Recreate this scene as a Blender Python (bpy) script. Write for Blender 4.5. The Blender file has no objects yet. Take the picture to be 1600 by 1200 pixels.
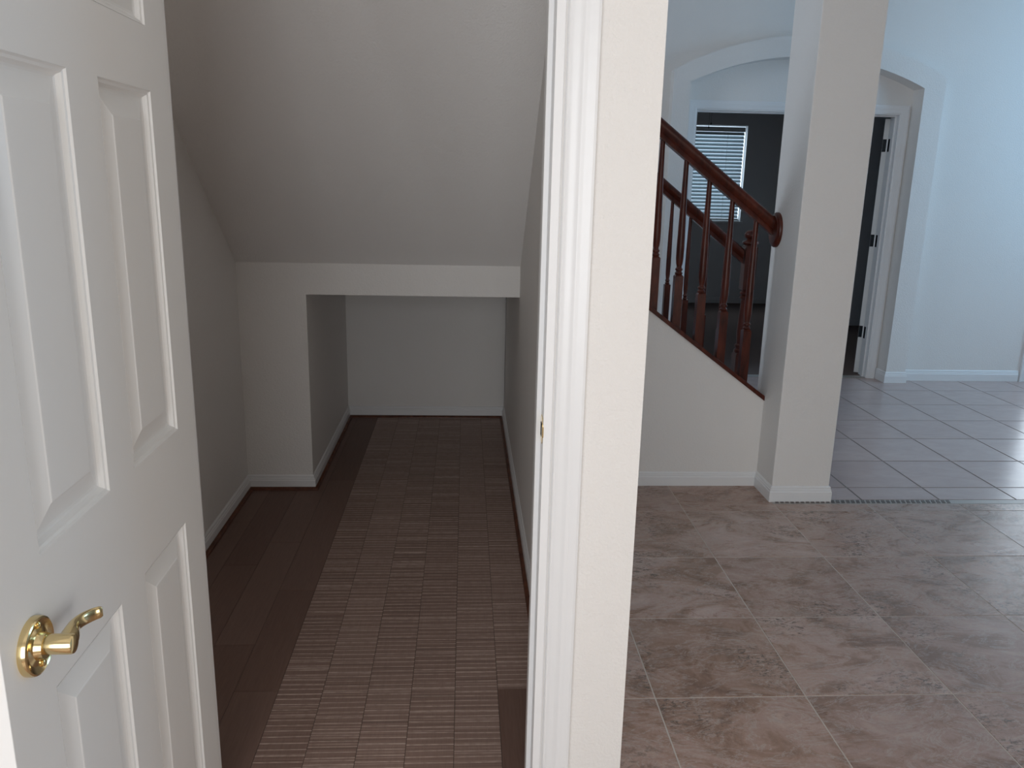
import bpy, bmesh, math, random
from mathutils import Vector, Matrix
random.seed(7)
S = bpy.context.scene
COL = S.collection
PI = math.pi

# ------------------------------------------------------------------ camera
F, PITCH, ROLL, YAW = 1278.4, .246594, .022495, .060608
cam = bpy.data.cameras.new('camera'); camo = bpy.data.objects.new('camera', cam); COL.objects.link(camo)
cam.sensor_width = 36; cam.lens = F / 1600 * 36; cam.clip_start = .02
fw = Vector((math.sin(YAW)*math.cos(PITCH), math.cos(YAW)*math.cos(PITCH), -math.sin(PITCH)))
rt = Vector((math.cos(YAW), -math.sin(YAW), 0)); up = rt.cross(fw)
r2 = rt*math.cos(ROLL) + up*math.sin(ROLL); u2 = -rt*math.sin(ROLL) + up*math.cos(ROLL)
m = Matrix((r2, u2, -fw)).transposed().to_4x4(); m.translation = (0, 0, 1.45)
camo.matrix_world = m
S.camera = camo

# ------------------------------------------------------------------ world, window light, exposure
w = bpy.data.worlds.new('sky'); S.world = w; w.use_nodes = True
bg = w.node_tree.nodes['Background']; bg.inputs[0].default_value = (.62, .80, 1, 1); bg.inputs[1].default_value = 1.0

def area(name, loc, target, sx, sy, power, color):
    l = bpy.data.lights.new(name, 'AREA'); l.shape = 'RECTANGLE'; l.size = sx; l.size_y = sy
    l.energy = power; l.color = color
    o = bpy.data.objects.new(name, l); COL.objects.link(o); o.location = loc
    o.rotation_euler = (Vector(target)-Vector(loc)).to_track_quat('-Z', 'Y').to_euler()
    return o
# daylight at the windows, the side one added (each just outside a modelled opening)
area('daylight_back_window', (-.55, -1.72, 1.3), (-.55, 0, 1.3), 1.7, 1.8, 53, (.985, .985, .985))
area('added_side_light', (2.42, -.65, 1.15), (0, -.65, 1.0), 1.2, 1.9, 25, (1, .92, .80))  # added source that brightens the closet door face
area('daylight_foyer_window', (5.95, 4.5, 2.0), (0, 4.5, 2.0), 1.8, 1.7, 52, (.32, .66, 1))
area('daylight_stair_window', (-1.42, 4.5, 2.35), (3, 4.5, 1.6), .9, 1.0, 18, (.80, .88, 1))
area('daylight_front_door', (4.85, 6.5, 1.3), (4.85, 0, 1.3), .8, 1.9, 14, (.85, .93, 1))
area('daylight_bedroom_window', (2.86, 10.2, 1.55), (2.86, 0, 1.55), .9, 1.0, 8, (.75, .90, 1))
vs = S.view_settings
vs.view_transform = 'Standard'; vs.look = 'None'; vs.gamma = 1; vs.use_curve_mapping = False; vs.exposure = .10

# ------------------------------------------------------------------ materials
def newmat(name):
    mt = bpy.data.materials.new(name); mt.use_nodes = True
    return mt, mt.node_tree, mt.node_tree.nodes['Principled BSDF']
def nd(nt, t, **k):
    n = nt.nodes.new(t)
    for a, b in k.items():
        if a.startswith('i_'): n.inputs[a[2:].replace('_', ' ')].default_value = b
        else: setattr(n, a, b)
    return n
def ramp(nt, fac, stops):
    r = nd(nt, 'ShaderNodeValToRGB'); e = r.color_ramp.elements
    e[0].position, e[0].color = stops[0][0], (*stops[0][1], 1)
    e[1].position, e[1].color = stops[-1][0], (*stops[-1][1], 1)
    for p, c in stops[1:-1]:
        x = e.new(p); x.color = (*c, 1)
    nt.links.new(fac, r.inputs[0]); return r.outputs[0]
def coords(nt, scale=(1, 1, 1), kind='world', rand=0):
    if kind == 'world':
        g = nd(nt, 'ShaderNodeNewGeometry').outputs['Position']
    else:
        g = nd(nt, 'ShaderNodeTexCoord').outputs['Object']
    if rand:
        oi = nd(nt, 'ShaderNodeObjectInfo'); mu = nd(nt, 'ShaderNodeMath', operation='MULTIPLY'); mu.inputs[1].default_value = rand
        nt.links.new(oi.outputs['Random'], mu.inputs[0])
        ad = nd(nt, 'ShaderNodeVectorMath', operation='ADD'); nt.links.new(g, ad.inputs[0])
        cb = nd(nt, 'ShaderNodeCombineXYZ')
        for i in range(3): nt.links.new(mu.outputs[0], cb.inputs[i])
        nt.links.new(cb.outputs[0], ad.inputs[1]); g = ad.outputs[0]
    mp = nd(nt, 'ShaderNodeMapping'); mp.inputs['Scale'].default_value = scale
    nt.links.new(g, mp.inputs[0]); return mp.outputs[0]
def noise(nt, vec, scale, detail=3, rough=.55, dist=0):
    n = nd(nt, 'ShaderNodeTexNoise'); n.inputs['Scale'].default_value = scale; n.inputs['Detail'].default_value = detail
    n.inputs['Roughness'].default_value = rough; n.inputs['Distortion'].default_value = dist
    nt.links.new(vec, n.inputs['Vector']); return n.outputs['Fac']
def bump(nt, b, h, strength, dist):
    n = nd(nt, 'ShaderNodeBump'); n.inputs['Strength'].default_value = strength; n.inputs['Distance'].default_value = dist
    nt.links.new(h, n.inputs['Height']); nt.links.new(n.outputs[0], b.inputs['Normal'])
def mixc(nt, fac, a, b, mode='MIX'):
    x = nd(nt, 'ShaderNodeMix', data_type='RGBA', blend_type=mode)
    for s, v in ((x.inputs[0], fac), (x.inputs[6], a), (x.inputs[7], b)):
        if hasattr(v, 'node'): nt.links.new(v, s)
        else: s.default_value = v if isinstance(v, (int, float)) else (*v, 1)
    return x.outputs[2]
def paint(name, col, rough=.6, orange=.35, scale=140):
    mt, nt, b = newmat(name)
    n = noise(nt, coords(nt), scale, 3)
    b.inputs['Roughness'].default_value = rough
    c = ramp(nt, noise(nt, coords(nt), 1.3, 2), [(.3, tuple(x*.985 for x in col)), (.7, col)])
    nt.links.new(c, b.inputs['Base Color'])
    if orange: bump(nt, b, n, orange, .0025)
    return mt
M = {}
M['wall'] = paint('wall_paint', (.85, .825, .795), .62, .72)
M['ceiling'] = paint('ceiling_paint', (.87, .85, .83), .75, .8)
M['trim'] = paint('trim_paint', (.86, .86, .86), .32, .04, 60)
M['door'] = paint('door_paint', (.78, .775, .76), .36, .05, 90)
M['bedwall'] = paint('bedroom_paint', (.55, .56, .58), .7, .2)

def wood(name, dark, light, rough, coat=.3, axis=(3, 3, 3), scale=14):
    mt, nt, b = newmat(name)
    v = coords(nt, axis, 'object', 9)
    n = noise(nt, v, scale, 5, .6, .4)
    nt.links.new(ramp(nt, n, [(.3, dark), (.7, light)]), b.inputs['Base Color'])
    b.inputs['Roughness'].default_value = rough; b.inputs['Coat Weight'].default_value = coat; b.inputs['Coat Roughness'].default_value = .15; b.inputs['Specular IOR Level'].default_value = .3
    return mt
M['cherry'] = wood('dark_cherry_wood', (.034, .006, .003), (.115, .023, .011), .32, .08, (1, 1, .25), 30)
M['shoe'] = wood('red_brown_wood_trim', (.06, .018, .008), (.16, .055, .026), .45, .1, (2, 2, 2), 12)

def plank_mat(name, striped):
    mt, nt, b = newmat(name)
    oi = nd(nt, 'ShaderNodeObjectInfo')
    base = ramp(nt, oi.outputs['Random'], [(0, (.24, .143, .112)), (.5, (.32, .207, .167)), (1, (.38, .256, .212))])
    grain = noise(nt, coords(nt, (60, 3.5, 1), 'world', 5), 3.2, 5, .65)
    col = mixc(nt, .45, base, ramp(nt, grain, [(.25, (.14, .088, .070)), (.75, (.33, .225, .19))]))
    if striped:
        # lines across the board: scraped ridges, their sheen painted into the colour
        ln = noise(nt, coords(nt, (.30, 70, 1), 'world', 11), 1.0, 3, .75)
        hi = ramp(nt, ln, [(.55, (0, 0, 0)), (.61, (1, 1, 1)), ])
        lo = ramp(nt, ln, [(.34, (1, 1, 1)), (.42, (0, 0, 0))])
        brk = ramp(nt, noise(nt, coords(nt, (14, 30, 1), 'world', 3), 3, 3), [(.35, (.35, .35, .35)), (.6, (.9, .9, .9))])
        fac = mixc(nt, 1.0, hi, brk, 'MULTIPLY')
        col = mixc(nt, fac, col, (.60, .46, .39))
        f2 = mixc(nt, 1.0, lo, (.55, .55, .55), 'MULTIPLY')
        col = mixc(nt, f2, col, (.085, .058, .048))
        fine = noise(nt, coords(nt, (.5, 300, 1), 'world', 7), 1, 2, .6)
        col = mixc(nt, .35, col, ramp(nt, fine, [(.35, (.16, .104, .084)), (.65, (.38, .27, .23))]))
        wv = nd(nt, 'ShaderNodeTexWave', wave_type='BANDS', bands_direction='Y', wave_profile='SIN')
        wv.inputs['Scale'].default_value = 13.5; wv.inputs['Distortion'].default_value = 2.2; wv.inputs['Detail'].default_value = 1.5; wv.inputs['Detail Scale'].default_value = .8
        nt.links.new(coords(nt, (.12, 1, 1), 'world', 19), wv.inputs['Vector'])
        thin = ramp(nt, wv.outputs['Fac'], [(.90, (0, 0, 0)), (.975, (.85, .85, .85))])
        col = mixc(nt, mixc(nt, 1.0, thin, brk, 'MULTIPLY'), col, (.66, .52, .44))
        bump(nt, b, ln, .35, .0012)
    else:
        col = mixc(nt, .55, col, (.115, .062, .046))  # boards outside the painted sheen: darker colour, no lines
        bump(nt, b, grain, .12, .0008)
    nt.links.new(col, b.inputs['Base Color'])
    b.inputs['Roughness'].default_value = .5; b.inputs['Specular IOR Level'].default_value = .25
    return mt
M['plank'] = plank_mat('ridged_board_sheen', True)
M['plank_plain'] = plank_mat('plain_dark_board', False)

def travertine():
    mt, nt, b = newmat('honed_travertine')
    v = coords(nt, (1, 1.5, 1), 'world', 17)
    big = noise(nt, v, 3.1, 8, .66, 1.6)
    c = ramp(nt, big, [(.34, (.19, .098, .058)), (.45, (.34, .205, .145)), (.50, (.43, .285, .228)), (.57, (.46, .318, .272)), (.68, (.57, .43, .375))])
    oi = nd(nt, 'ShaderNodeObjectInfo')
    tone = ramp(nt, oi.outputs['Random'], [(0, (.82, .69, .57)), (.3, (1.05, .95, .88)), (.55, (.92, .86, .84)), (.8, (.98, .85, .75)), (1, (1.16, 1.11, 1.08))])
    c = mixc(nt, 1.0, c, tone, 'MULTIPLY')
    ve = noise(nt, coords(nt, (1, 2.2, 1), 'world', 23), 4.5, 8, .7, 2.2)
    vein = ramp(nt, ve, [(.47, (0, 0, 0)), (.5, (.7, .7, .7)), (.515, (0, 0, 0))])
    c = mixc(nt, vein, c, (.56, .47, .42))
    # clustered fossil pits
    cl = ramp(nt, noise(nt, coords(nt, (1, 1, 1), 'world', 31), 3.3, 3, .6), [(.50, (0, 0, 0)), (.62, (1, 1, 1))])
    pt = noise(nt, coords(nt, (1, 1.8, 1), 'world', 13), 38, 5, .75, 1.2)
    pits = ramp(nt, pt, [(.42, (1, 1, 1)), (.47, (0, 0, 0))])
    chips = ramp(nt, pt, [(.60, (0, 0, 0)), (.65, (1, 1, 1))])
    c = mixc(nt, mixc(nt, 1.0, cl, pits, 'MULTIPLY'), c, (.10, .058, .036))
    c = mixc(nt, mixc(nt, 1.0, cl, mixc(nt, 1., chips, (.8, .8, .8), 'MULTIPLY'), 'MULTIPLY'), c, (.62, .53, .45))
    fine = noise(nt, coords(nt), 90, 4, .7)
    c = mixc(nt, .22, c, ramp(nt, fine, [(.3, (.22, .17, .135)), (.7, (.50, .43, .38))]))
    nt.links.new(c, b.inputs['Base Color'])
    r = ramp(nt, ve, [(.3, (.24, .24, .24)), (.7, (.38, .38, .38))]); nt.links.new(r, b.inputs['Roughness'])
    bump(nt, b, pt, .12, .001)
    return mt
M['travertine'] = travertine()
def ceramic():
    mt, nt, b = newmat('pale_ceramic_tile')
    oi = nd(nt, 'ShaderNodeObjectInfo')
    c = ramp(nt, oi.outputs['Random'], [(0, (.50, .37, .34)), (1, (.57, .44, .405))])
    c = mixc(nt, .4, c, ramp(nt, noise(nt, coords(nt, (1, 2, 1), 'world', 6), 6, 5, .6, .8), [(.3, (.43, .335, .315)), (.7, (.58, .47, .44))]))
    nt.links.new(c, b.inputs['Base Color']); b.inputs['Roughness'].default_value = .24
    bump(nt, b, noise(nt, coords(nt, (1, 1, 1), 'world', 6), 24, 4, .6, .5), .22, .002)
    return mt
M['ceramic'] = ceramic()
def plain(name, col, rough=.6, metal=0, n=.1, scale=30):
    mt, nt, b = newmat(name)
    c = ramp(nt, noise(nt, coords(nt, (1, 1, 1), 'object'), scale, 3), [(.3, tuple(x*(1-n) for x in col)), (.7, col)])
    nt.links.new(c, b.inputs['Base Color']); b.inputs['Roughness'].default_value = rough; b.inputs['Metallic'].default_value = metal
    return mt
M['grout'] = plain('pale_grout', (.62, .54, .47), .9)
M['grout_dark'] = plain('grey_brown_grout', (.20, .165, .15), .9)
M['subfloor'] = plain('plank_joint', (.10, .072, .060), .8)
M['hole'] = plain('dark_recess', (.02, .018, .016), .8)
M['brass'] = plain('polished_brass', (.80, .64, .34), .16, 1, .04, 8)
M['dark_metal'] = plain('dark_bronze_metal', (.03, .032, .036), .35, .8)
M['carpet'] = plain('brown_carpet', (.20, .14, .12), .95, 0, .4, 300)
M['slat'] = plain('white_blind_slat', (.45, .53, .57), .6)
M['valance'] = plain('blind_valance_white', (.55, .6, .62), .5)
M['fan'] = plain('fan_bronze', (.05, .04, .035), .4, .5)
M['mosaic_dark'] = plain('dark_mosaic_stone', (.15, .12, .105), .5, 0, .3)
M['mosaic_light'] = plain('pale_metal_strip', (.45, .41, .38), .4, .2)
def glass():
    mt, nt, b = newmat('window_glass'); nt.nodes.remove(b)
    o = nt.nodes['Material Output']; t = nd(nt, 'ShaderNodeBsdfTransparent'); g = nd(nt, 'ShaderNodeBsdfGlossy'); g.inputs['Roughness'].default_value = .02
    mx = nd(nt, 'ShaderNodeMixShader'); mx.inputs[0].default_value = .06
    nt.links.new(t.outputs[0], mx.inputs[1]); nt.links.new(g.outputs[0], mx.inputs[2]); nt.links.new(mx.outputs[0], o.inputs[0])
    return mt
M['glass'] = glass()

# ------------------------------------------------------------------ mesh helpers (world coordinates in, local out)
class MB:
    def __init__(s): s.v = []; s.f = []
    def add(s, vs, fs):
        o = len(s.v); s.v += [tuple(x) for x in vs]; s.f += [tuple(i+o for i in f) for f in fs]; return s
    def box(s, x0, x1, y0, y1, z0, z1):
        return s.add([(x0,y0,z0),(x1,y0,z0),(x1,y1,z0),(x0,y1,z0),(x0,y0,z1),(x1,y0,z1),(x1,y1,z1),(x0,y1,z1)],
            [(0,3,2,1),(4,5,6,7),(0,1,5,4),(1,2,6,5),(2,3,7,6),(3,0,4,7)])
    def slab(s, x0, x1, y0, y1, z0, z1, c):         # a box with a chamfered top edge
        a = [(x0,y0),(x1,y0),(x1,y1),(x0,y1)]; b = [(x0+c,y0+c),(x1-c,y0+c),(x1-c,y1-c),(x0+c,y1-c)]
        vs = [(x,y,z0) for x,y in a]+[(x,y,z1-c) for x,y in a]+[(x,y,z1) for x,y in b]
        fs = [(3,2,1,0),(8,9,10,11)]
        for k in (0, 4):
            for i in range(4): fs.append((k+i, k+(i+1)%4, k+4+(i+1)%4, k+4+i))
        return s.add(vs, fs)
    def prism(s, poly, fn, a, b):                    # polygon pushed from a to b, fn((u,v),w) -> xyz
        n = len(poly); vs = [fn(p, a) for p in poly]+[fn(p, b) for p in poly]
        fs = [tuple(range(n))[::-1], tuple(range(n, 2*n))]
        for i in range(n): fs.append((i, (i+1)%n, n+(i+1)%n, n+i))
        return s.add(vs, fs)
    def rings(s, rings, close=True, caps=True):
        n = len(rings[0]); vs = [p for r in rings for p in r]; fs = []
        for k in range(len(rings)-1):
            for i in range(n if close else n-1):
                j = (i+1)%n; fs.append((k*n+i, k*n+j, (k+1)*n+j, (k+1)*n+i))
        if caps: fs += [tuple(range(n))[::-1], tuple(range((len(rings)-1)*n, len(rings)*n))]
        return s.add(vs, fs)
    def lathe(s, prof, c=(0,0,0), n=16, axis='z', sx=1, sy=1):
        rs = []
        for r, h in prof:
            ring = []
            for i in range(n):
                a = 2*PI*i/n; u, v = r*math.cos(a)*sx, r*math.sin(a)*sy
                p = {'z': (u, v, h), 'x': (h, u, v), 'y': (v, h, u)}[axis]
                ring.append((p[0]+c[0], p[1]+c[1], p[2]+c[2]))
            rs.append(ring)
        return s.rings(rs)
    def sweep(s, path, prof, fn, closed=False):      # profile (offset to the left of the path, height) mitred along a 2-D path
        n = len(path); rs = []
        for i, p in enumerate(path):
            p = Vector(p)
            d0 = (p-Vector(path[i-1])).normalized() if i or closed else None
            d1 = (Vector(path[(i+1)%n])-p).normalized() if i < n-1 or closed else None
            d0 = d0 or d1; d1 = d1 or d0
            n0, n1 = Vector((-d0.y, d0.x)), Vector((-d1.y, d1.x)); mt = (n0+n1).normalized(); mt /= mt.dot(n0)
            rs.append([fn((p.x+mt.x*o, p.y+mt.y*o), h) for o, h in prof])
        return s.rings(rs)
    def build(s, name, mat, parent=None, smooth=None, bevel=0, kind=None, origin=None, **props):
        P = Vector(origin) if origin else Vector((0, 0, 0))
        if parent is not None: P = parent['_o'] if False else ORG.get(parent.name, Vector((0, 0, 0))) if not origin else P
        me = bpy.data.meshes.new(name); me.from_pydata([tuple(Vector(v)-P) for v in s.v], [], s.f)
        bm = bmesh.new(); bm.from_mesh(me); bmesh.ops.recalc_face_normals(bm, faces=bm.faces); bm.to_mesh(me); bm.free()
        me.materials.append(mat)
        if smooth:
            for p in me.polygons: p.use_smooth = True
            me.set_sharp_from_angle(angle=math.radians(smooth))
        o = bpy.data.objects.new(name, me); COL.objects.link(o)
        if parent is not None:
            o.parent = parent; ORG[o.name] = P
        else:
            o.location = P; ORG[o.name] = P
        if bevel:
            b = o.modifiers.new('bevel', 'BEVEL'); b.width = bevel; b.segments = 2; b.limit_method = 'ANGLE'
        if kind: o['kind'] = kind
        for k, v in props.items(): o[k] = v
        return o
ORG = {}
def empty(name, loc, rz=0, kind=None, label=None, cat=None, group=None, local=False):
    o = bpy.data.objects.new(name, None); COL.objects.link(o); o.location = loc; o.rotation_euler = (0, 0, rz); o.empty_display_size = .1
    ORG[o.name] = Vector((0, 0, 0)) if local else Vector(loc)
    if kind: o['kind'] = kind
    if label: o['label'] = label
    if cat: o['category'] = cat
    if group: o['group'] = group
    return o
XY = lambda p, h: (p[0], p[1], h)
def struct(name, mb, mat, **k): return mb.build(name, mat, kind='structure', **k)
def centre(mb):
    n = len(mb.v); return (sum(v[0] for v in mb.v)/n, sum(v[1] for v in mb.v)/n, min(v[2] for v in mb.v))

H = 3.0                                # ceiling height
YW, YB = 1.60, 1.72                    # closet door wall, hall face and closet face

# ------------------------------------------------------------------ floor: base, travertine, ceramic, boards, carpet
fl = struct('floor', MB().box(-2.7, 5.7, -2.3, 10.1, -.12, -.012), M['grout'])
MB().box(-2.6, 5.6, -2.2, 1.60, -.012, -.0007).box(.367, 5.6, 1.60, 3.545, -.012, -.0007).box(.367, 1.447, 3.545, 3.74, -.012, -.0007).build('travertine_grout', M['grout'], fl)
MB().box(-1.02, .255, 1.60, 4.91, -.012, -.0012).build('subfloor', M['subfloor'], fl)
MB().box(1.447, 5.6, 3.545, 6.03, -.012, -.0015).box(.367, 1.447, 3.86, 6.03, -.012, -.0015).build('ceramic_grout', M['grout_dark'], fl)
# travertine squares
tx = [.56+.445*k for k in range(-8, 12)]
ty = [-2.07+.4570*k for k in range(0, 9)] + [2.045, 2.485, 2.946, 3.413]
ty = [y for y in ty if y < 1.62] ; ty = [2.045-.457*k for k in range(9, 0, -1)] + [2.045, 2.485, 2.946, 3.413, 3.735]
def tile(name, x0, x1, y0, y1, mat, g, lift):
    mb = MB().slab(x0+g, x1-g, y0+g, y1-g, -.011, lift, .0008)
    return mb.build(name, mat, fl, origin=None)
for j in range(len(ty)-1):
    for i in range(len(tx)-1):
        x0, x1, y0, y1 = tx[i], tx[i+1], ty[j], ty[j+1]
        if x0 > 5.55 or x1 < -2.6 or y1 < -1.5 or (x0 > 2.2 and y1 < .3): continue
        x0, x1, y0 = max(x0, -2.6), min(x1, 5.6), max(y0, -1.5)
        if y0 > 3.4:
            if x1 > 1.46: y1 = 3.495
            if x0 > 1.43: x0 = max(x0, 1.445)
            if x1 < .367: continue
        if y1 > YW+.02 and x1 < .375: continue
        if y1 > YW+.02 and x0 < .365: x0 = .367
        if y0 < YW < y1 and x0 < .36:
            y1 = YW
        if x1-x0 < .03 or y1-y0 < .02: continue
        tile('travertine_tile', x0, x1, y0, y1, M['travertine'], .0019, random.uniform(0, .0004))
# threshold strip of small twisted mosaic, ending in a smooth metal edge
ts = MB().box(1.447, 5.6, 3.497, 3.543, -.011, .0005).build('threshold_strip', M['mosaic_light'], fl)
mo = MB()
x = 1.46
while x < 2.30:
    mo.prism([(x, 3.503), (x+.016, 3.503), (x+.026, 3.537), (x+.010, 3.537)], XY, 0, .002); x += .0245
mo.build('mosaic_piece', M['mosaic_dark'], ts, kind='stuff')
# ceramic squares
cx = [1.896-.3835*k for k in range(4, 0, -1)] + [1.896+.3835*k for k in range(0, 11)]
cy = [3.545, 3.705, 4.099, 4.493, 4.875, 5.258, 5.645, 6.03]
for j in range(len(cy)-1):
    for i in range(len(cx)-1):
        x0, x1 = max(cx[i], .37), min(cx[i+1], 5.6)
        if cy[j] < 3.8: x0 = max(x0, 1.447)
        if x1-x0 < .03: continue
        tile('ceramic_tile', x0, x1, cy[j], cy[j+1], M['ceramic'], .004, random.uniform(0, .0006))
# closet boards
PX = [-1.01, -.9045, -.779, -.6535, -.5275, -.4, -.2705, -.1445, -.0185, .1055, .25]
JN = {0: [2.5, 3.3], 1: [2.05, 2.9], 2: [2.35, 3.1, 3.9], 3: [2.105, 2.7, 3.8], 4: [2.528, 3.007, 4.2], 5: [2.102, 3.3, 4.3],
      6: [2.493, 3.0, 4.1], 7: [2.094, 3.25, 3.9], 8: [2.536, 3.4, 4.5], 9: [2.10, 3.02, 4.1]}
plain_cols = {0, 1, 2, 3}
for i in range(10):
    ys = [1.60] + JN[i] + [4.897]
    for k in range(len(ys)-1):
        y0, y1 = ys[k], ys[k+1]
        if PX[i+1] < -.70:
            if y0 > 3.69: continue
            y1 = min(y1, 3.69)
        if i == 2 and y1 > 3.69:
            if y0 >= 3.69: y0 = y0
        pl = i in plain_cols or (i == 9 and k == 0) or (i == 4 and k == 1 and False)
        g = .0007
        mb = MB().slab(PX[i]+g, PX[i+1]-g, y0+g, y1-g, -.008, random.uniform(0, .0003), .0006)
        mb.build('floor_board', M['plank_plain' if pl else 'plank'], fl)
MB().box(-.575, .163, YW-.012, YW+.002, -.009, .0012).build('door_threshold_edge', M['shoe'], fl)
MB().box(1.2, 4.28, 6.10, 9.95, -.012, .004).build('carpet', M['carpet'], fl)
MB().box(1.64, 3.12, 6.03, 6.10, -.012, .003).build('transition_strip', M['mosaic_light'], fl)

# ------------------------------------------------------------------ walls
def xzwall(name, x0, x1, z0, z1, y0, y1, holes, mat):      # wall across the view with rectangular openings
    mb = MB(); xs = sorted({x0, x1, *[h[0] for h in holes], *[h[1] for h in holes]})
    for a, b in zip(xs, xs[1:]):
        hs = sorted([(h[2], h[3]) for h in holes if h[0] <= a and h[1] >= b]); z = z0
        for h0, h1 in hs:
            if h0 > z: mb.box(a, b, y0, y1, z, h0)
            z = h1
        if z < z1: mb.box(a, b, y0, y1, z, z1)
    return struct(name, mb, mat)
xzwall('wall_front', -2.6, .367, 0, H, YW, YB, [(-.593, .181, 0, 2.06)], M['wall'])
# closet
struct('wall_closet_left', MB().box(-1.12, -1.01, YB, 3.69, 0, H), M['wall'])
struct('wall_closet_right', MB().box(.25, .367, YB, 3.74, 0, H).box(.25, .367, 3.74, 4.9, 0, .925), M['wall'])
wc = MB().box(-1.12, -.708, 3.69, 3.81, 0, 1.075).box(-.708, .25, 3.69, 3.81, .925, 1.075)
struct('wall_closet_header', wc, M['wall'])
struct('wall_recess_left', MB().box(-.83, -.708, 3.81, 4.897, 0, .925), M['wall'])
struct('wall_recess_back', MB().box(-.83, .367, 4.897, 5.0, 0, .925), M['wall'])
SL = .835
struct('ceiling_closet_slope', MB().prism([(3.72, 1.04), (YB, 1.065+SL*(3.69-YB)), (YB, 1.065+SL*(3.69-YB)+.1), (3.72, 1.16)],
        lambda p, x: (x, p[0], p[1]), -1.01, .25), M['ceiling'])
# stair knee wall with sloping top, column
def ktop(x): return .873-.735*(x-.85)
struct('wall_stair_knee', MB().prism([(.367, 0), (1.447, 0), (1.447, ktop(1.447)), (.367, ktop(.367))], lambda p, y: (p[0], y, p[1]), 3.74, 3.86), M['wall'])
struct('column_foyer', MB().box(1.447, 1.722, 3.532, 3.842, 0, H), M['wall'], bevel=.004)
# far foyer wall: plane wall with segmental arch opening, proud band, inner wall with bedroom doorway
def arc(x0, x1, zs, rise, n=28):
    c = (x1-x0)/2; R = (c*c+rise*rise)/(2*rise); xm = (x0+x1)/2; zc = zs+rise-R; a = math.asin(c/R)
    return [(xm+R*math.sin(-a+2*a*i/n), zc+R*math.cos(-a+2*a*i/n)) for i in range(n+1)]
fy = lambda p, y: (p[0], y, p[1])
AI = arc(1.542, 3.200, 2.12, .185)
AO = arc(1.421, 3.350, 2.195, .245)
mb = MB().prism([(.30, 0), (1.542, 0)] + AI + [(3.200, 0), (4.30, 0), (4.30, H), (.30, H)], fy, 5.965, 6.03)
mb.box(4.30, 5.32, 5.965, 6.03, 2.14, H).box(5.32, 5.6, 5.965, 6.03, 0, H).box(-1.3, .30, 5.965, 6.03, 0, H)
struct('wall_foyer_far', mb, M['wall'])
mb = MB().prism([(1.421, 0), (1.542, 0)] + AI + [(3.200, 0), (3.350, 0)] + AO[::-1], fy, 5.882, 5.965)
struct('trim_arch_band', mb, M['wall'])
xzwall('wall_bedroom_entry', .3, 4.3, 0, H, 6.03, 6.15, [(1.62, 3.14, 0, 1.975)], M['wall'])
# bedroom shell
xzwall('wall_bedroom_far', 1.1, 3.75, 0, 2.5, 9.93, 10.05, [(2.40, 3.325, 1.0, 2.105)], M['bedwall'])
struct('wall_bedroom_closet', MB().box(3.75, 4.0, 8.41, 10.05, 0, 2.5).box(4.0, 4.28, 8.41, 8.53, 0, 2.5), M['bedwall'])
struct('wall_bedroom_left', MB().box(1.1, 1.2, 6.15, 9.93, 0, 2.5), M['bedwall'])
struct('wall_bedroom_right', MB().box(4.28, 4.36, 6.15, 8.53, 0, 2.5), M['bedwall'])
struct('ceiling_bedroom', MB().box(1.1, 4.36, 6.15, 10.05, 2.5, 2.6), M['ceiling'])
# outer shell of hall and foyer
def yzwall(name, y0, y1, z0, z1, x0, x1, hole, mat):
    a, b, c, d = hole; mb = MB().box(x0, x1, y0, a, z0, z1).box(x0, x1, b, y1, z0, z1).box(x0, x1, a, b, z0, c).box(x0, x1, a, b, d, z1)
    return struct(name, mb, mat)
yzwall('wall_right', .2, 6.15, 0, H, 5.6, 5.72, (3.6, 5.4, 1.15, 2.85), M['wall'])
yzwall('wall_nook_added', -1.6, .2, 0, H, 2.2, 2.32, (-1.25, -.05, .2, 2.1), M['wall'])  # unseen nook wall, added to bring the side light near the door
struct('wall_foyer_front', MB().box(2.2, 5.72, .2, .32, 0, H), M['wall'])
xzwall('wall_back', -2.7, 2.32, 0, H, -1.6, -1.5, [(-1.4, .3, .4, 2.2)], M['wall'])
struct('wall_left', MB().box(-2.7, -2.6, -1.5, 1.72, 0, H), M['wall'])
yzwall('wall_stair_left', 3.81, 6.03, 0, H, -1.3, -1.2, (4.05, 4.95, 1.85, 2.85), M['wall'])
struct('wall_stair_back', MB().box(-1.3, -1.12, YB, 3.81, 0, H), M['wall'])
struct('ceiling', MB().box(-2.7, 5.72, -1.6, 6.15, H, H+.1), M['ceiling'])
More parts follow.
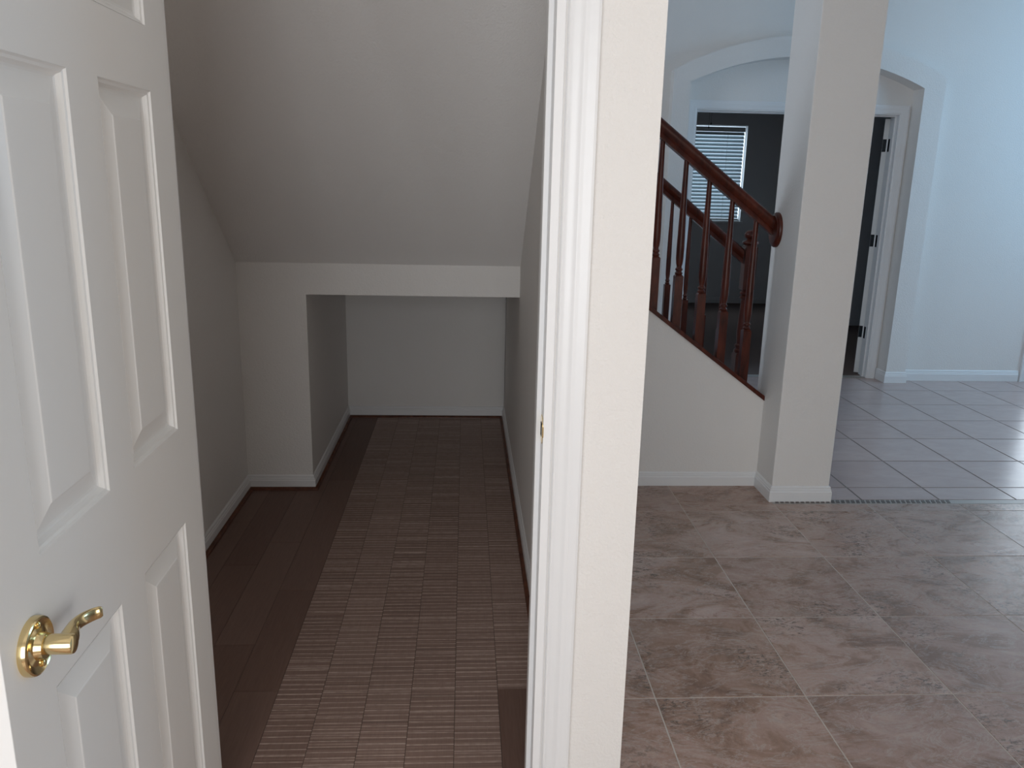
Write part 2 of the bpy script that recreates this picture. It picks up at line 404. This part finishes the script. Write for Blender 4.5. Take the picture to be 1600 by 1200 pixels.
# windows out of frame that let the daylight in, one of them added
def window_x(name, y, x0, x1, z0, z1):
    e = empty(name, ((x0+x1)/2, y, z0), kind='structure'); t = .05
    MB().box(x0, x1, y-.03, y+.03, z0, z0+t).box(x0, x1, y-.03, y+.03, z1-t, z1).box(x0, x0+t, y-.03, y+.03, z0+t, z1-t).box(x1-t, x1, y-.03, y+.03, z0+t, z1-t).build('window_frame', M['trim'], e)
    MB().box(x0+t, x1-t, y-.015, y+.015, (z0+z1)/2-.02, (z0+z1)/2+.02).build('window_bar', M['trim'], e)
    MB().add([(x0+t, y, z0+t), (x1-t, y, z0+t), (x1-t, y, z1-t), (x0+t, y, z1-t)], [(0, 1, 2, 3)]).build('window_pane', M['glass'], e)
    return e
def window_y(name, x, y0, y1, z0, z1):
    e = empty(name, (x, (y0+y1)/2, z0), kind='structure'); t = .05
    MB().box(x-.03, x+.03, y0, y1, z0, z0+t).box(x-.03, x+.03, y0, y1, z1-t, z1).box(x-.03, x+.03, y0, y0+t, z0+t, z1-t).box(x-.03, x+.03, y1-t, y1, z0+t, z1-t).build('window_frame', M['trim'], e)
    MB().box(x-.015, x+.015, (y0+y1)/2-.02, (y0+y1)/2+.02, z0+t, z1-t).build('window_bar', M['trim'], e)
    MB().add([(x, y0+t, z0+t), (x, y1-t, z0+t), (x, y1-t, z1-t), (x, y0+t, z1-t)], [(0, 1, 2, 3)]).build('window_pane', M['glass'], e)
    return e
window_x('window_1', -1.55, -1.4, .3, .4, 2.2)
window_y('window_added', 2.26, -1.25, -.05, .2, 2.1)  # unseen window, added with the nook to light the door face
window_y('window_2', 5.66, 3.6, 5.4, 1.15, 2.85)
window_y('window_3', -1.25, 4.05, 4.95, 1.85, 2.85)
# bedroom window: narrow frame in the opening
w4 = empty('window_4', (2.86, 9.99, 1.0), kind='structure')
x0, x1, z0, z1, t = 2.40, 3.325, 1.0, 2.105, .018
MB().box(x0, x1, 9.98, 10.03, z0, z0+t).box(x0, x1, 9.98, 10.03, z1-.008, z1).box(x0, x0+t, 9.98, 10.03, z0+t, z1-.008).box(x1-.008, x1, 9.98, 10.03, z0+t, z1-.008).build('window_frame', M['trim'], w4)
MB().add([(x0+t, 10.01, z0+t), (x1-.008, 10.01, z0+t), (x1-.008, 10.01, z1-.008), (x0+t, 10.01, z1-.008)], [(0, 1, 2, 3)]).build('window_pane', M['glass'], w4)
MB().box(x0-.03, x1+.02, 9.89, 9.98, z0-.03, z0).build('window_sill', M['bedwall'], w4, bevel=.004)

# ------------------------------------------------------------------ baseboards and shoe mouldings
BP = [(0, 0), (.012, 0), (.012, .044), (.0095, .048), (.0095, .054), (.0065, .057), (.0065, .064), (.003, .069), (0, .070)]
def baseboard(name, path, sc=1.0): return struct(name, MB().sweep(path, [(o, h*sc) for o, h in BP], XY), M['trim'])
baseboard('baseboard_closet', [(.25, YB+.02), (.25, 4.897), (-.708, 4.897), (-.708, 3.69), (-1.01, 3.69), (-1.01, YB+.02)])
sp = [(0, 0)] + [(.014*math.cos(a*PI/10), .014*math.sin(a*PI/10)) for a in range(6)]
sh = MB().sweep([(.238, YB+.03), (.238, 4.885), (-.696, 4.885), (-.696, 3.678), (-.998, 3.678), (-.998, YB+.03)], sp, XY)
struct('trim_shoe_moulding', sh, M['shoe'], smooth=40)
baseboard('baseboard_stair', [(1.447, 3.74), (.367, 3.74)])
baseboard('baseboard_column', [(1.722, 3.842), (1.722, 3.532), (1.447, 3.532), (1.447, 3.74)][::-1][::-1] if False else [(1.447, 3.74), (1.447, 3.532), (1.722, 3.532), (1.722, 3.842), (1.447, 3.842)][::-1], 1.08)
baseboard('baseboard_foyer', [(4.30, 5.965), (3.35, 5.965), (3.35, 5.882), (3.2, 5.882), (3.2, 6.03)], 1.2)
baseboard('baseboard_foyer_left', [(1.542, 6.03), (1.542, 5.882), (1.421, 5.882), (1.421, 5.965), (.4, 5.965)], 1.2)
struct('baseboard_bedroom', MB().sweep([(4.28, 8.41), (3.75, 8.41), (3.75, 9.93), (1.2, 9.93)], [(o, h*1.1) for o, h in BP], XY), M['bedwall'])

# ------------------------------------------------------------------ closet doorway: jamb, stop, casing, strike plate
t1 = empty('trim_closet_doorway', (-.2, YW, 0), kind='structure')
cas = [(0, 0), (0, .006), (.003, .009), (.006, .0075), (.010, .0095), (.014, .0105), (.020, .0115), (.026, .0125), (.030, .0150), (.033, .0158), (.038, .0150), (.041, .0158), (.045, .0165), (.055, .018), (.060, .0165), (.060, 0)]
def jamb(side):
    s = 1 if side > 0 else -1; xi = .163 if s > 0 else -.575
    MB().box(*sorted((xi, xi+s*.018)), YW-.002, YB+.002, 0, 2.042).build('jamb', M['trim'], t1, bevel=.0012)
    MB().box(*sorted((xi-s*.011, xi)), YW+.040, YW+.075, 0, 2.03).build('door_stop', M['trim'], t1, bevel=.0015)
    x0 = xi+s*.0205 if s > 0 else xi-.0205
    MB().prism([(x0+s*a, YW-b) for a, b in cas], XY, 0, 2.11).build('casing', M['trim'], t1, smooth=25)
    MB().prism([(x0+s*a, YB+b) for a, b in cas], XY, 0, 2.11).build('casing', M['trim'], t1, smooth=25)
jamb(1); jamb(-1)
MB().box(-.575, .163, YW-.002, YB+.002, 2.042, 2.06).build('jamb_head', M['trim'], t1)
MB().prism([(2.0635+a, YW-b) for a, b in cas], lambda p, x: (x, p[1], p[0]), -.6, .19).build('casing_head', M['trim'], t1)
spl = MB().prism([(YW+.005, .922), (YW+.009, .917), (YW+.034, .917), (YW+.038, .922), (YW+.038, .968), (YW+.034, .973), (YW+.009, .973), (YW+.005, .968)], lambda p, x: (x, p[0], p[1]), .1615, .1632)
stp = spl.build('strike_plate', M['brass'], t1, label='worn brass strike plate')
MB().prism([(YW-.0045, .934), (YW+.006, .934), (YW+.006, .957), (YW-.0045, .957)], lambda p, x: (x, p[0], p[1]), .1608, .1640).build('strike_lip', M['brass'], stp, bevel=.001)
MB().box(.1608, .1617, YW+.013, YW+.031, .931, .959).build('latch_hole', M['hole'], stp)

# ------------------------------------------------------------------ closet door, open towards the viewer (local: x out of the visible face, y from latch edge to hinge edge)
DW, DH, DT = .708, 2.025, .035
d1 = empty('door_1', (-.507, .829, .008), rz=.0125, kind='structure', local=True)
ycols = [(.106, .313), (.409, .613)]
zrows = [(.222, .808), (.990, 1.566), (1.666, 1.905)]
mb = MB()
def addframe(mb):
    ys = [0, ycols[0][0], ycols[0][1], ycols[1][0], ycols[1][1], DW]; zs = [0]
    for a, b in zrows: zs += [a, b]
    zs.append(DH)
    # front, back faces as a grid with holes + hole sides + outer sides
    idx = {}
    for xi, x in enumerate((0, -DT)):
        for i, y in enumerate(ys):
            for j, z in enumerate(zs): idx[xi, i, j] = len(mb.v); mb.v.append((x, y, z))
    hole = lambda i, j: i in (1, 3) and j in (1, 3, 5)
    for i in range(5):
        for j in range(7):
            a = [(i, j), (i+1, j), (i+1, j+1), (i, j+1)]
            if not hole(i, j):
                mb.f.append(tuple(idx[0, *q] for q in a)); mb.f.append(tuple(idx[1, *q] for q in a[::-1]))
            for k in range(4):
                p, q = a[k], a[(k+1) % 4]
                nb = [(i, j-1), (i+1, j), (i, j+1), (i-1, j)][k]
                inside = 0 <= nb[0] < 5 and 0 <= nb[1] < 7
                if (not hole(i, j)) and ((not inside) or hole(*nb)):
                    mb.f.append((idx[0, *p], idx[0, *q], idx[1, *q], idx[1, *p]))
addframe(mb)
mb.build('door_frame', M['door'], d1, bevel=.0012)
def raised_panel(y0, y1, z0, z1):
    steps = [(0, .0), (.0020, -.0030), (.0055, -.0042), (.0075, -.0075), (.0100, -.0105), (.0130, -.0118), (.0170, -.0118), (.0460, -.0034), (.0480, -.0022), (.0510, -.0020)]
    mb = MB(); front = [[(d, y0+o, z0+o), (d, y1-o, z0+o), (d, y1-o, z1-o), (d, y0+o, z1-o)] for o, d in steps]
    back = [[(-DT-p[0], p[1], p[2]) for p in r] for r in front]
    mb.rings(back[::-1]+front)
    return mb
for (a, b) in zrows:
    for (c, d) in ycols: raised_panel(c, d, a, b).build('door_panel', M['door'], d1)
# latch face plate on the door edge
lp = MB()
pts = [(-.0175+.0125*c, .905-.008+r) for c, r in [(-1, -.014), (-.92, -.0205), (-.7, -.0255), (-.4, -.028), (0, -.029), (.4, -.028), (.7, -.0255), (.92, -.0205), (1, -.014)]]
pts += [(x, 2*.897-z) for x, z in pts[::-1]]
lp.prism(pts, lambda p, y: (p[0], y, p[1]), -.0016, .0004)
lpo = lp.build('latch_plate', M['brass'], d1)
MB().lathe([(.0038, -.0024), (.0036, -.0028), (.0001, -.0029)], (-.0175, 0, .876), 12, 'y').build('screw', M['brass'], lpo, smooth=40)
MB().prism([(-.026, .889), (-.009, .889), (-.009, .905), (-.026, .905)], lambda p, y: (p[0], y, p[1]), -.012, 0).build('latch_bolt', M['brass'], lpo)
def handle(s):                                      # s=1 visible side, -1 the other
    zc, yc = .8925, .064
    X = lambda x: x if s > 0 else -DT-x
    h = empty('door_handle', (0, 0, 0), local=True); h.parent = d1
    prof = [(.0355, .0), (.0355, .0065), (.0345, .009), (.0325, .0100), (.030, .0085), (.024, .0070), (.017, .0090), (.0155, .013), (.0150, .017), (.0001, .017)]
    MB().lathe([(r, X(x)) for r, x in prof], (0, yc, zc), 40, 'x').build('rosette', M['brass'], h, smooth=30)
    for dz in (.025, -.025):
        MB().lathe([(.0042, X(.0075)), (.0042, X(.0098)), (.0032, X(.0106)), (.0001, X(.0106))], (0, yc+.004, zc+dz), 12, 'x').build('screw', M['brass'], h, smooth=40)
    # neck that turns into the waved lever running back towards the hinge side
    MB().lathe([(.0120, X(.014)), (.0122, X(.020)), (.0122, X(.046)), (.0112, X(.0485)), (.008, X(.0495)), (.0001, X(.0497))], (0, yc, zc+.002), 28, 'x').build('neck', M['brass'], h, smooth=35)
    cpts = [((.036, -.001, .002), .0115, .0110), ((.037, .010, .002), .0120, .0108), ((.0350, .021, .0025), .0100, .0105), ((.0320, .032, .002), .0075, .0100), ((.0305, .044, .001), .0060, .0095),
            ((.0325, .058, .000), .0052, .0092), ((.0385, .071, -.001), .0046, .0088), ((.0455, .078, -.001), .0040, .0082), ((.0485, .080, -.001), .002, .006)]
    P = [Vector(c[0]) for c in cpts]
    # densify with Catmull-Rom
    dense = []
    for i in range(len(P)-1):
        p0, p1, p2, p3 = P[max(i-1, 0)], P[i], P[i+1], P[min(i+2, len(P)-1)]
        for k in range(4):
            t = k/4
            q = .5*((2*p1)+(-p0+p2)*t+(2*p0-5*p1+4*p2-p3)*t*t+(-p0+3*p1-3*p2+p3)*t**3)
            dense.append((q, cpts[i][1]*(1-t)+cpts[i+1][1]*t, cpts[i][2]*(1-t)+cpts[i+1][2]*t))
    dense.append((P[-1], cpts[-1][1], cpts[-1][2]))
    rings = []
    for i, (q, a, b) in enumerate(dense):
        d = (dense[min(i+1, len(dense)-1)][0]-dense[max(i-1, 0)][0]).normalized()
        side = d.cross(Vector((0, 0, 1))).normalized(); upv = side.cross(d).normalized()
        rings.append([tuple(q+side*a*math.cos(2*PI*k/20)+upv*b*math.sin(2*PI*k/20)) for k in range(20)])
    rings = [[(X(p[0]), p[1]+yc, p[2]+zc) for p in r] for r in rings]
    MB().rings(rings).build('lever', M['brass'], h, smooth=50)
handle(1); handle(-1)
for z in (.22, 1.0, 1.80):
    MB().lathe([(.0055, z), (.0055, z+.089)], (-DT-.003, DW+.005, 0), 12).build('hinge', M['brass'], d1, smooth=40)

# ------------------------------------------------------------------ near balustrade on the knee wall
RY = 3.80
def rtop(x): return 1.729-.759*(x-.869)
railprof = [(-.022, -.078), (.022, -.078), (.022, -.060), (.018, -.054), (.024, -.046), (.031, -.036), (.033, -.024), (.030, -.012), (.022, -.004), (.010, 0),
            (-.010, 0), (-.022, -.004), (-.030, -.012), (-.033, -.024), (-.031, -.036), (-.024, -.046), (-.018, -.054), (-.022, -.060)]
def rail(mb, x0, x1, y, top, sc=1):
    return mb.rings([[(x, y+u, top(x)+v*1.12) for u, v in railprof] for x in (x0, x1)])
def baluster_mesh(L):
    mb = MB(); b = .0195; zb = .235
    mb.rings([[(-b, -b, z), (b, -b, z), (b, b, z), (-b, b, z)] for z in (-.02, zb)] + [[(-b*.55, -b*.55, zb+.010), (b*.55, -b*.55, zb+.010), (b*.55, b*.55, zb+.010), (-b*.55, b*.55, zb+.010)]])
    z = zb+.006
    pr = [(.010, z), (.0145, z+.005), (.0150, z+.009), (.0115, z+.014), (.0105, z+.018), (.0142, z+.023), (.0142, z+.028), (.0105, z+.033), (.0098, z+.040), (.0125, z+.052), (.0145, z+.075), (.0150, z+.12),
          (.0140, z+.20), (.0120, z+.32), (.0100, z+.44), (.0085, L)]
    mb.lathe([(r*1.22, z) for r, z in pr], n=16)
    return mb
def ctop(x): return ktop(x)+.024
L0 = rtop(1.0)-.080-ctop(1.0)+.02
bal = empty('stair_balustrade', (.9, RY, ctop(.9)), label='dark cherry stair railing on the sloping knee wall, nearer one ending at the column', cat='railing', group=None)
rail(MB(), .372, 1.436, RY, rtop).build('handrail', M['cherry'], bal, smooth=40)
MB().prism([(.367, ktop(.367)), (1.447, ktop(1.447)), (1.447, ktop(1.447)+.024), (.367, ktop(.367)+.024)], fy, 3.728, 3.872).build('cap_board', M['cherry'], bal, bevel=.003)
bm0 = None
for x in [.430, .545, .659, .773, .887, 1.002, 1.116, 1.230, 1.350]:
    if bm0 is None:
        bm0 = baluster_mesh(L0).build('baluster', M['cherry'], bal, smooth=35, origin=(0, 0, 0)); o = bm0
    else:
        o = bm0.copy(); COL.objects.link(o)
    o.location = Vector((x, RY, ctop(x))) - ORG[bal.name]
ros = MB()
ring = lambda x, k: [(x, 3.785+.068*k*math.cos(2*PI*i/40), 1.243+.080*k*math.sin(2*PI*i/40)) for i in range(40)]
ros.rings([ring(1.447, 1), ring(1.437, 1), ring(1.432, .95), ring(1.430, .84), ring(1.426, .80), ring(1.425, .7)]).build('rosette', M['cherry'], bal, smooth=40)

# ------------------------------------------------------------------ staircase, landing, far balustrade with newel
st = empty('staircase', (1.75, 4.38, 0), label='closed flight of white stairs rising behind the knee wall to a landing', cat='stairs')
rise, run = .186, .255
for k in range(6):
    xr = 1.77-run*k; z = rise*(k+1); xl = xr-run if k < 5 else .255
    MB().box(xl, xr, 3.875, 4.84, z-rise, z-.028).build('riser', M['trim'], st)
    MB().box(xl-.0, xr+.022, 3.875, 4.84, z-.028, z).build('tread', M['cherry'], st, bevel=.004)
struct('floor_landing', MB().box(-1.2, .25, 3.81, 4.98, .925, 1.116), M['trim'])
struct('wall_stair_far_knee', MB().prism([(.25, 0), (1.66, 0), (1.66, ktop(1.66)-.06), (.25, ktop(.25)-.06)], fy, 4.85, 4.95), M['trim'])
fb = empty('stair_balustrade', (1.71, 4.90, 0), label='dark cherry far stair railing with turned newel post before the arched doorway', cat='railing')
FY = 4.90
def rtop2(x): return 1.474-.785*(x-1.157)
rail(MB(), .25, 1.675, FY, rtop2).build('handrail', M['cherry'], fb, smooth=40)
bf = None
for i, x in enumerate([.42, .54, .655, .77, .885, 1.0, 1.112, 1.226, 1.341, 1.457, 1.572]):
    z = max(.0, ktop(x)-.06); top = rtop2(x)-.085
    mb = MB(); b = .0175
    zb = max(z+.02, rtop2(x)-.575)
    mb.rings([[(x-b, FY-b, q), (x+b, FY-b, q), (x+b, FY+b, q), (x-b, FY+b, q)] for q in (z, zb)])
    q = zb
    mb.lathe([(.012, q), (.0145, q+.007), (.0105, q+.014), (.0142, q+.024), (.0102, q+.034), (.0135, q+.06), (.0148, q+.12), (.0130, q+.30), (.0092, top+.01)], (x, FY, 0), 12)
    mb.build('baluster', M['cherry'], fb, smooth=35)
nx = 1.718
nw = MB(); sq = lambda b, z: [(nx-b, FY-b, z), (nx+b, FY-b, z), (nx+b, FY+b, z), (nx-b, FY+b, z)]
nw.rings([sq(.043, .0), sq(.043, .415), sq(.036, .43)])
nw.rings([sq(.028, .815), sq(.036, .825), sq(.036, 1.075), (sq(.030, 1.09))])
nw.lathe([(.038, .425), (.043, .435), (.043, .447), (.034, .455), (.040, .466), (.040, .476), (.031, .486), (.034, .52), (.036, .56), (.033, .64), (.028, .72), (.026, .76), (.036, .768), (.036, .776), (.028, .784), (.038, .794), (.038, .803), (.030, .812), (.03, .82)], (nx, FY, 0), 20)
nw.build('newel_post', M['cherry'], fb, smooth=35)
MB().lathe([(.030, 1.088), (.046, 1.094), (.050, 1.104), (.046, 1.112), (.028, 1.118), (.024, 1.126), (.036, 1.134), (.042, 1.148), (.038, 1.162), (.024, 1.174), (.001, 1.179)], (nx, FY, 0), 20).build('newel_cap', M['cherry'], fb, smooth=50)

# ------------------------------------------------------------------ bedroom doorway: casing, jambs, open door leaf with hinges
t2 = empty('trim_bedroom_doorway', (2.38, 6.03, 0), kind='structure')
cas2 = [(0, 0), (0, .006), (.006, .009), (.018, .011), (.030, .0125), (.036, .016), (.052, .018), (.058, .016), (.058, 0)]
path = [(3.127, 0), (3.127, 1.957), (1.633, 1.957), (1.633, 0)]
MB().sweep(path[::-1], cas2, lambda p, h: (p[0], 6.03-h, p[1])).build('casing', M['trim'], t2, smooth=25)
MB().box(3.12, 3.14, 6.028, 6.152, 0, 1.95).build('jamb', M['trim'], t2); MB().box(1.62, 1.64, 6.028, 6.152, 0, 1.95).build('jamb', M['trim'], t2)
MB().box(1.62, 3.14, 6.028, 6.152, 1.95, 1.975).build('jamb_head', M['trim'], t2)
MB().box(3.108, 3.12, 6.065, 6.095, 0, 1.95).build('door_stop', M['trim'], t2); MB().box(1.64, 1.652, 6.065, 6.095, 0, 1.95).build('door_stop', M['trim'], t2)
MB().box(1.652, 3.108, 6.065, 6.095, 1.938, 1.95).build('door_stop', M['trim'], t2)
A = math.radians(38)
d2 = empty('door_2', (3.123, 6.158, 0), rz=-A, kind='structure', local=True)
# local y runs along the leaf away from the hinge, x across its thickness
mbl = MB().box(-.036, 0, .004, .70, .012, 1.935); mbl.build('door_leaf', M['door'], d2, bevel=.002)
for (a, b) in [(.22, .78), (.95, 1.5), (1.58, 1.84)]:
    for (c, d) in [(.10, .31), (.40, .61)]:
        MB().rings([[(q, c+o, a+o), (q, d-o, a+o), (q, d-o, b-o), (q, c+o, b-o)] for o, q in ((0, -.0355), (.012, -.041), (.04, -.0405))]).build('door_panel', M['door'], d2)
for z in (.341, 1.046, 1.744):
    hg = MB().box(-.034, -.009, .0005, .0045, z-.045, z+.045).build('hinge', M['dark_metal'], d2)
    MB().lathe([(.006, z-.048), (.006, z+.048)], (-.0005, -.003, 0), 10).build('hinge_pin', M['trim'], hg, smooth=40)
    MB().box(3.1165, 3.1205, 6.105, 6.140, z-.045, z+.045).build('hinge_leaf', M['dark_metal'], t2)

# glazed front door at the right end of the far wall
t3 = empty('trim_front_doorway', (4.8, 5.965, 0), kind='structure')
MB().sweep([(4.368, 0), (4.368, 2.08), (5.262, 2.08), (5.262, 0)][::1], [(0-.0, 0)] + [(a, b) for a, b in cas2[1:]], lambda p, h: (p[0], 5.965-h, p[1])).build('casing', M['trim'], t3)
MB().box(4.30, 4.37, 5.965, 6.09, 0, 2.14).box(5.26, 5.32, 5.965, 6.03, 0, 2.14).box(4.37, 5.26, 5.965, 6.03, 2.08, 2.14).build('jamb', M['trim'], t3)
d3 = empty('door_3', (4.815, 6.0, 0), kind='structure')
MB().box(4.37, 4.43, 5.98, 6.02, .01, 2.08).box(5.20, 5.26, 5.98, 6.02, .01, 2.08).box(4.43, 5.20, 5.98, 6.02, .01, .25).box(4.43, 5.20, 5.98, 6.02, 1.98, 2.08).build('door_frame', M['door'], d3, bevel=.003)
MB().add([(4.43, 6.0, .25), (5.20, 6.0, .25), (5.20, 6.0, 1.98), (4.43, 6.0, 1.98)], [(0, 1, 2, 3)]).build('door_pane', M['glass'], d3)

# ------------------------------------------------------------------ bedroom blinds and fan with pull chains
bl = empty('window_blinds', (2.86, 9.95, 1.0), label='white horizontal slat blinds half closed over the bright bedroom window', cat='blinds')
MB().box(2.415, 3.300, 9.935, 9.975, 2.036, 2.088).build('valance', M['valance'], bl)
n = 24; pitch = (2.030-1.03)/n; sl = None
tl = math.radians(54); hw = .021
for i in range(n):
    z = 1.035+pitch*(i+.5)
    if sl is None:
        mb = MB(); c, s_ = math.cos(tl), math.sin(tl)
        pr = [(-hw*c, -hw*s_), (0, .0025), (hw*c, hw*s_), (hw*c, hw*s_+.0018), (0, .0045), (-hw*c, -hw*s_+.0018)]
        mb.prism(pr, lambda p, x: (x, p[0], p[1]), 2.42, 3.295)
        sl = mb.build('slat', M['slat'], bl, origin=(0, 0, 0)); o = sl
    else:
        o = sl.copy(); COL.objects.link(o)
    o.location = Vector((0, 9.955, z)) - ORG[bl.name]
MB().box(2.415, 3.30, 9.94, 9.97, 1.012, 1.032).build('bottom_rail', M['valance'], bl)
for x in (2.55, 3.09): MB().box(x-.0015, x+.0015, 9.925, 9.928, 1.02, 2.05).build('ladder_cord', M['valance'], bl)
fn = empty('ceiling_fan', (2.30, 8.0, 2.5), label='dark ceiling fan whose thin pull chains hang above the bedroom blinds', cat='ceiling fan')
MB().lathe([(.06, 2.5), (.06, 2.47), (.012, 2.46), (.012, 2.40), (.09, 2.39), (.10, 2.33), (.08, 2.29), (.03, 2.28), (.001, 2.28)], (2.30, 8.0, 0), 20).build('motor', M['fan'], fn, smooth=40)
for k in range(5):
    a = 2*PI*k/5; c, s_ = math.cos(a), math.sin(a)
    rot = lambda p, z: (2.30+c*p[0]-s_*p[1], 8.0+s_*p[0]+c*p[1], z+p[1]*.15)
    MB().prism([(.09, -.02), (.2, -.055), (.56, -.065), (.60, -.03), (.60, .03), (.56, .065), (.2, .055), (.09, .02)], rot, 2.345, 2.352).build('blade', M['fan'], fn)
for dx, zb in ((-.002, 1.965), (.018, 2.0)):
    ch = MB().lathe([(.0012, zb), (.0012, 2.285)], (2.30+dx, 8.0, 0), 6).build('pull_chain', M['fan'], fn)
    MB().lathe([(.001, zb+.004), (.0055, zb-.004), (.006, zb-.016), (.001, zb-.022)], (2.30+dx, 8.0, 0), 8).build('pull_knob', M['fan'], ch)
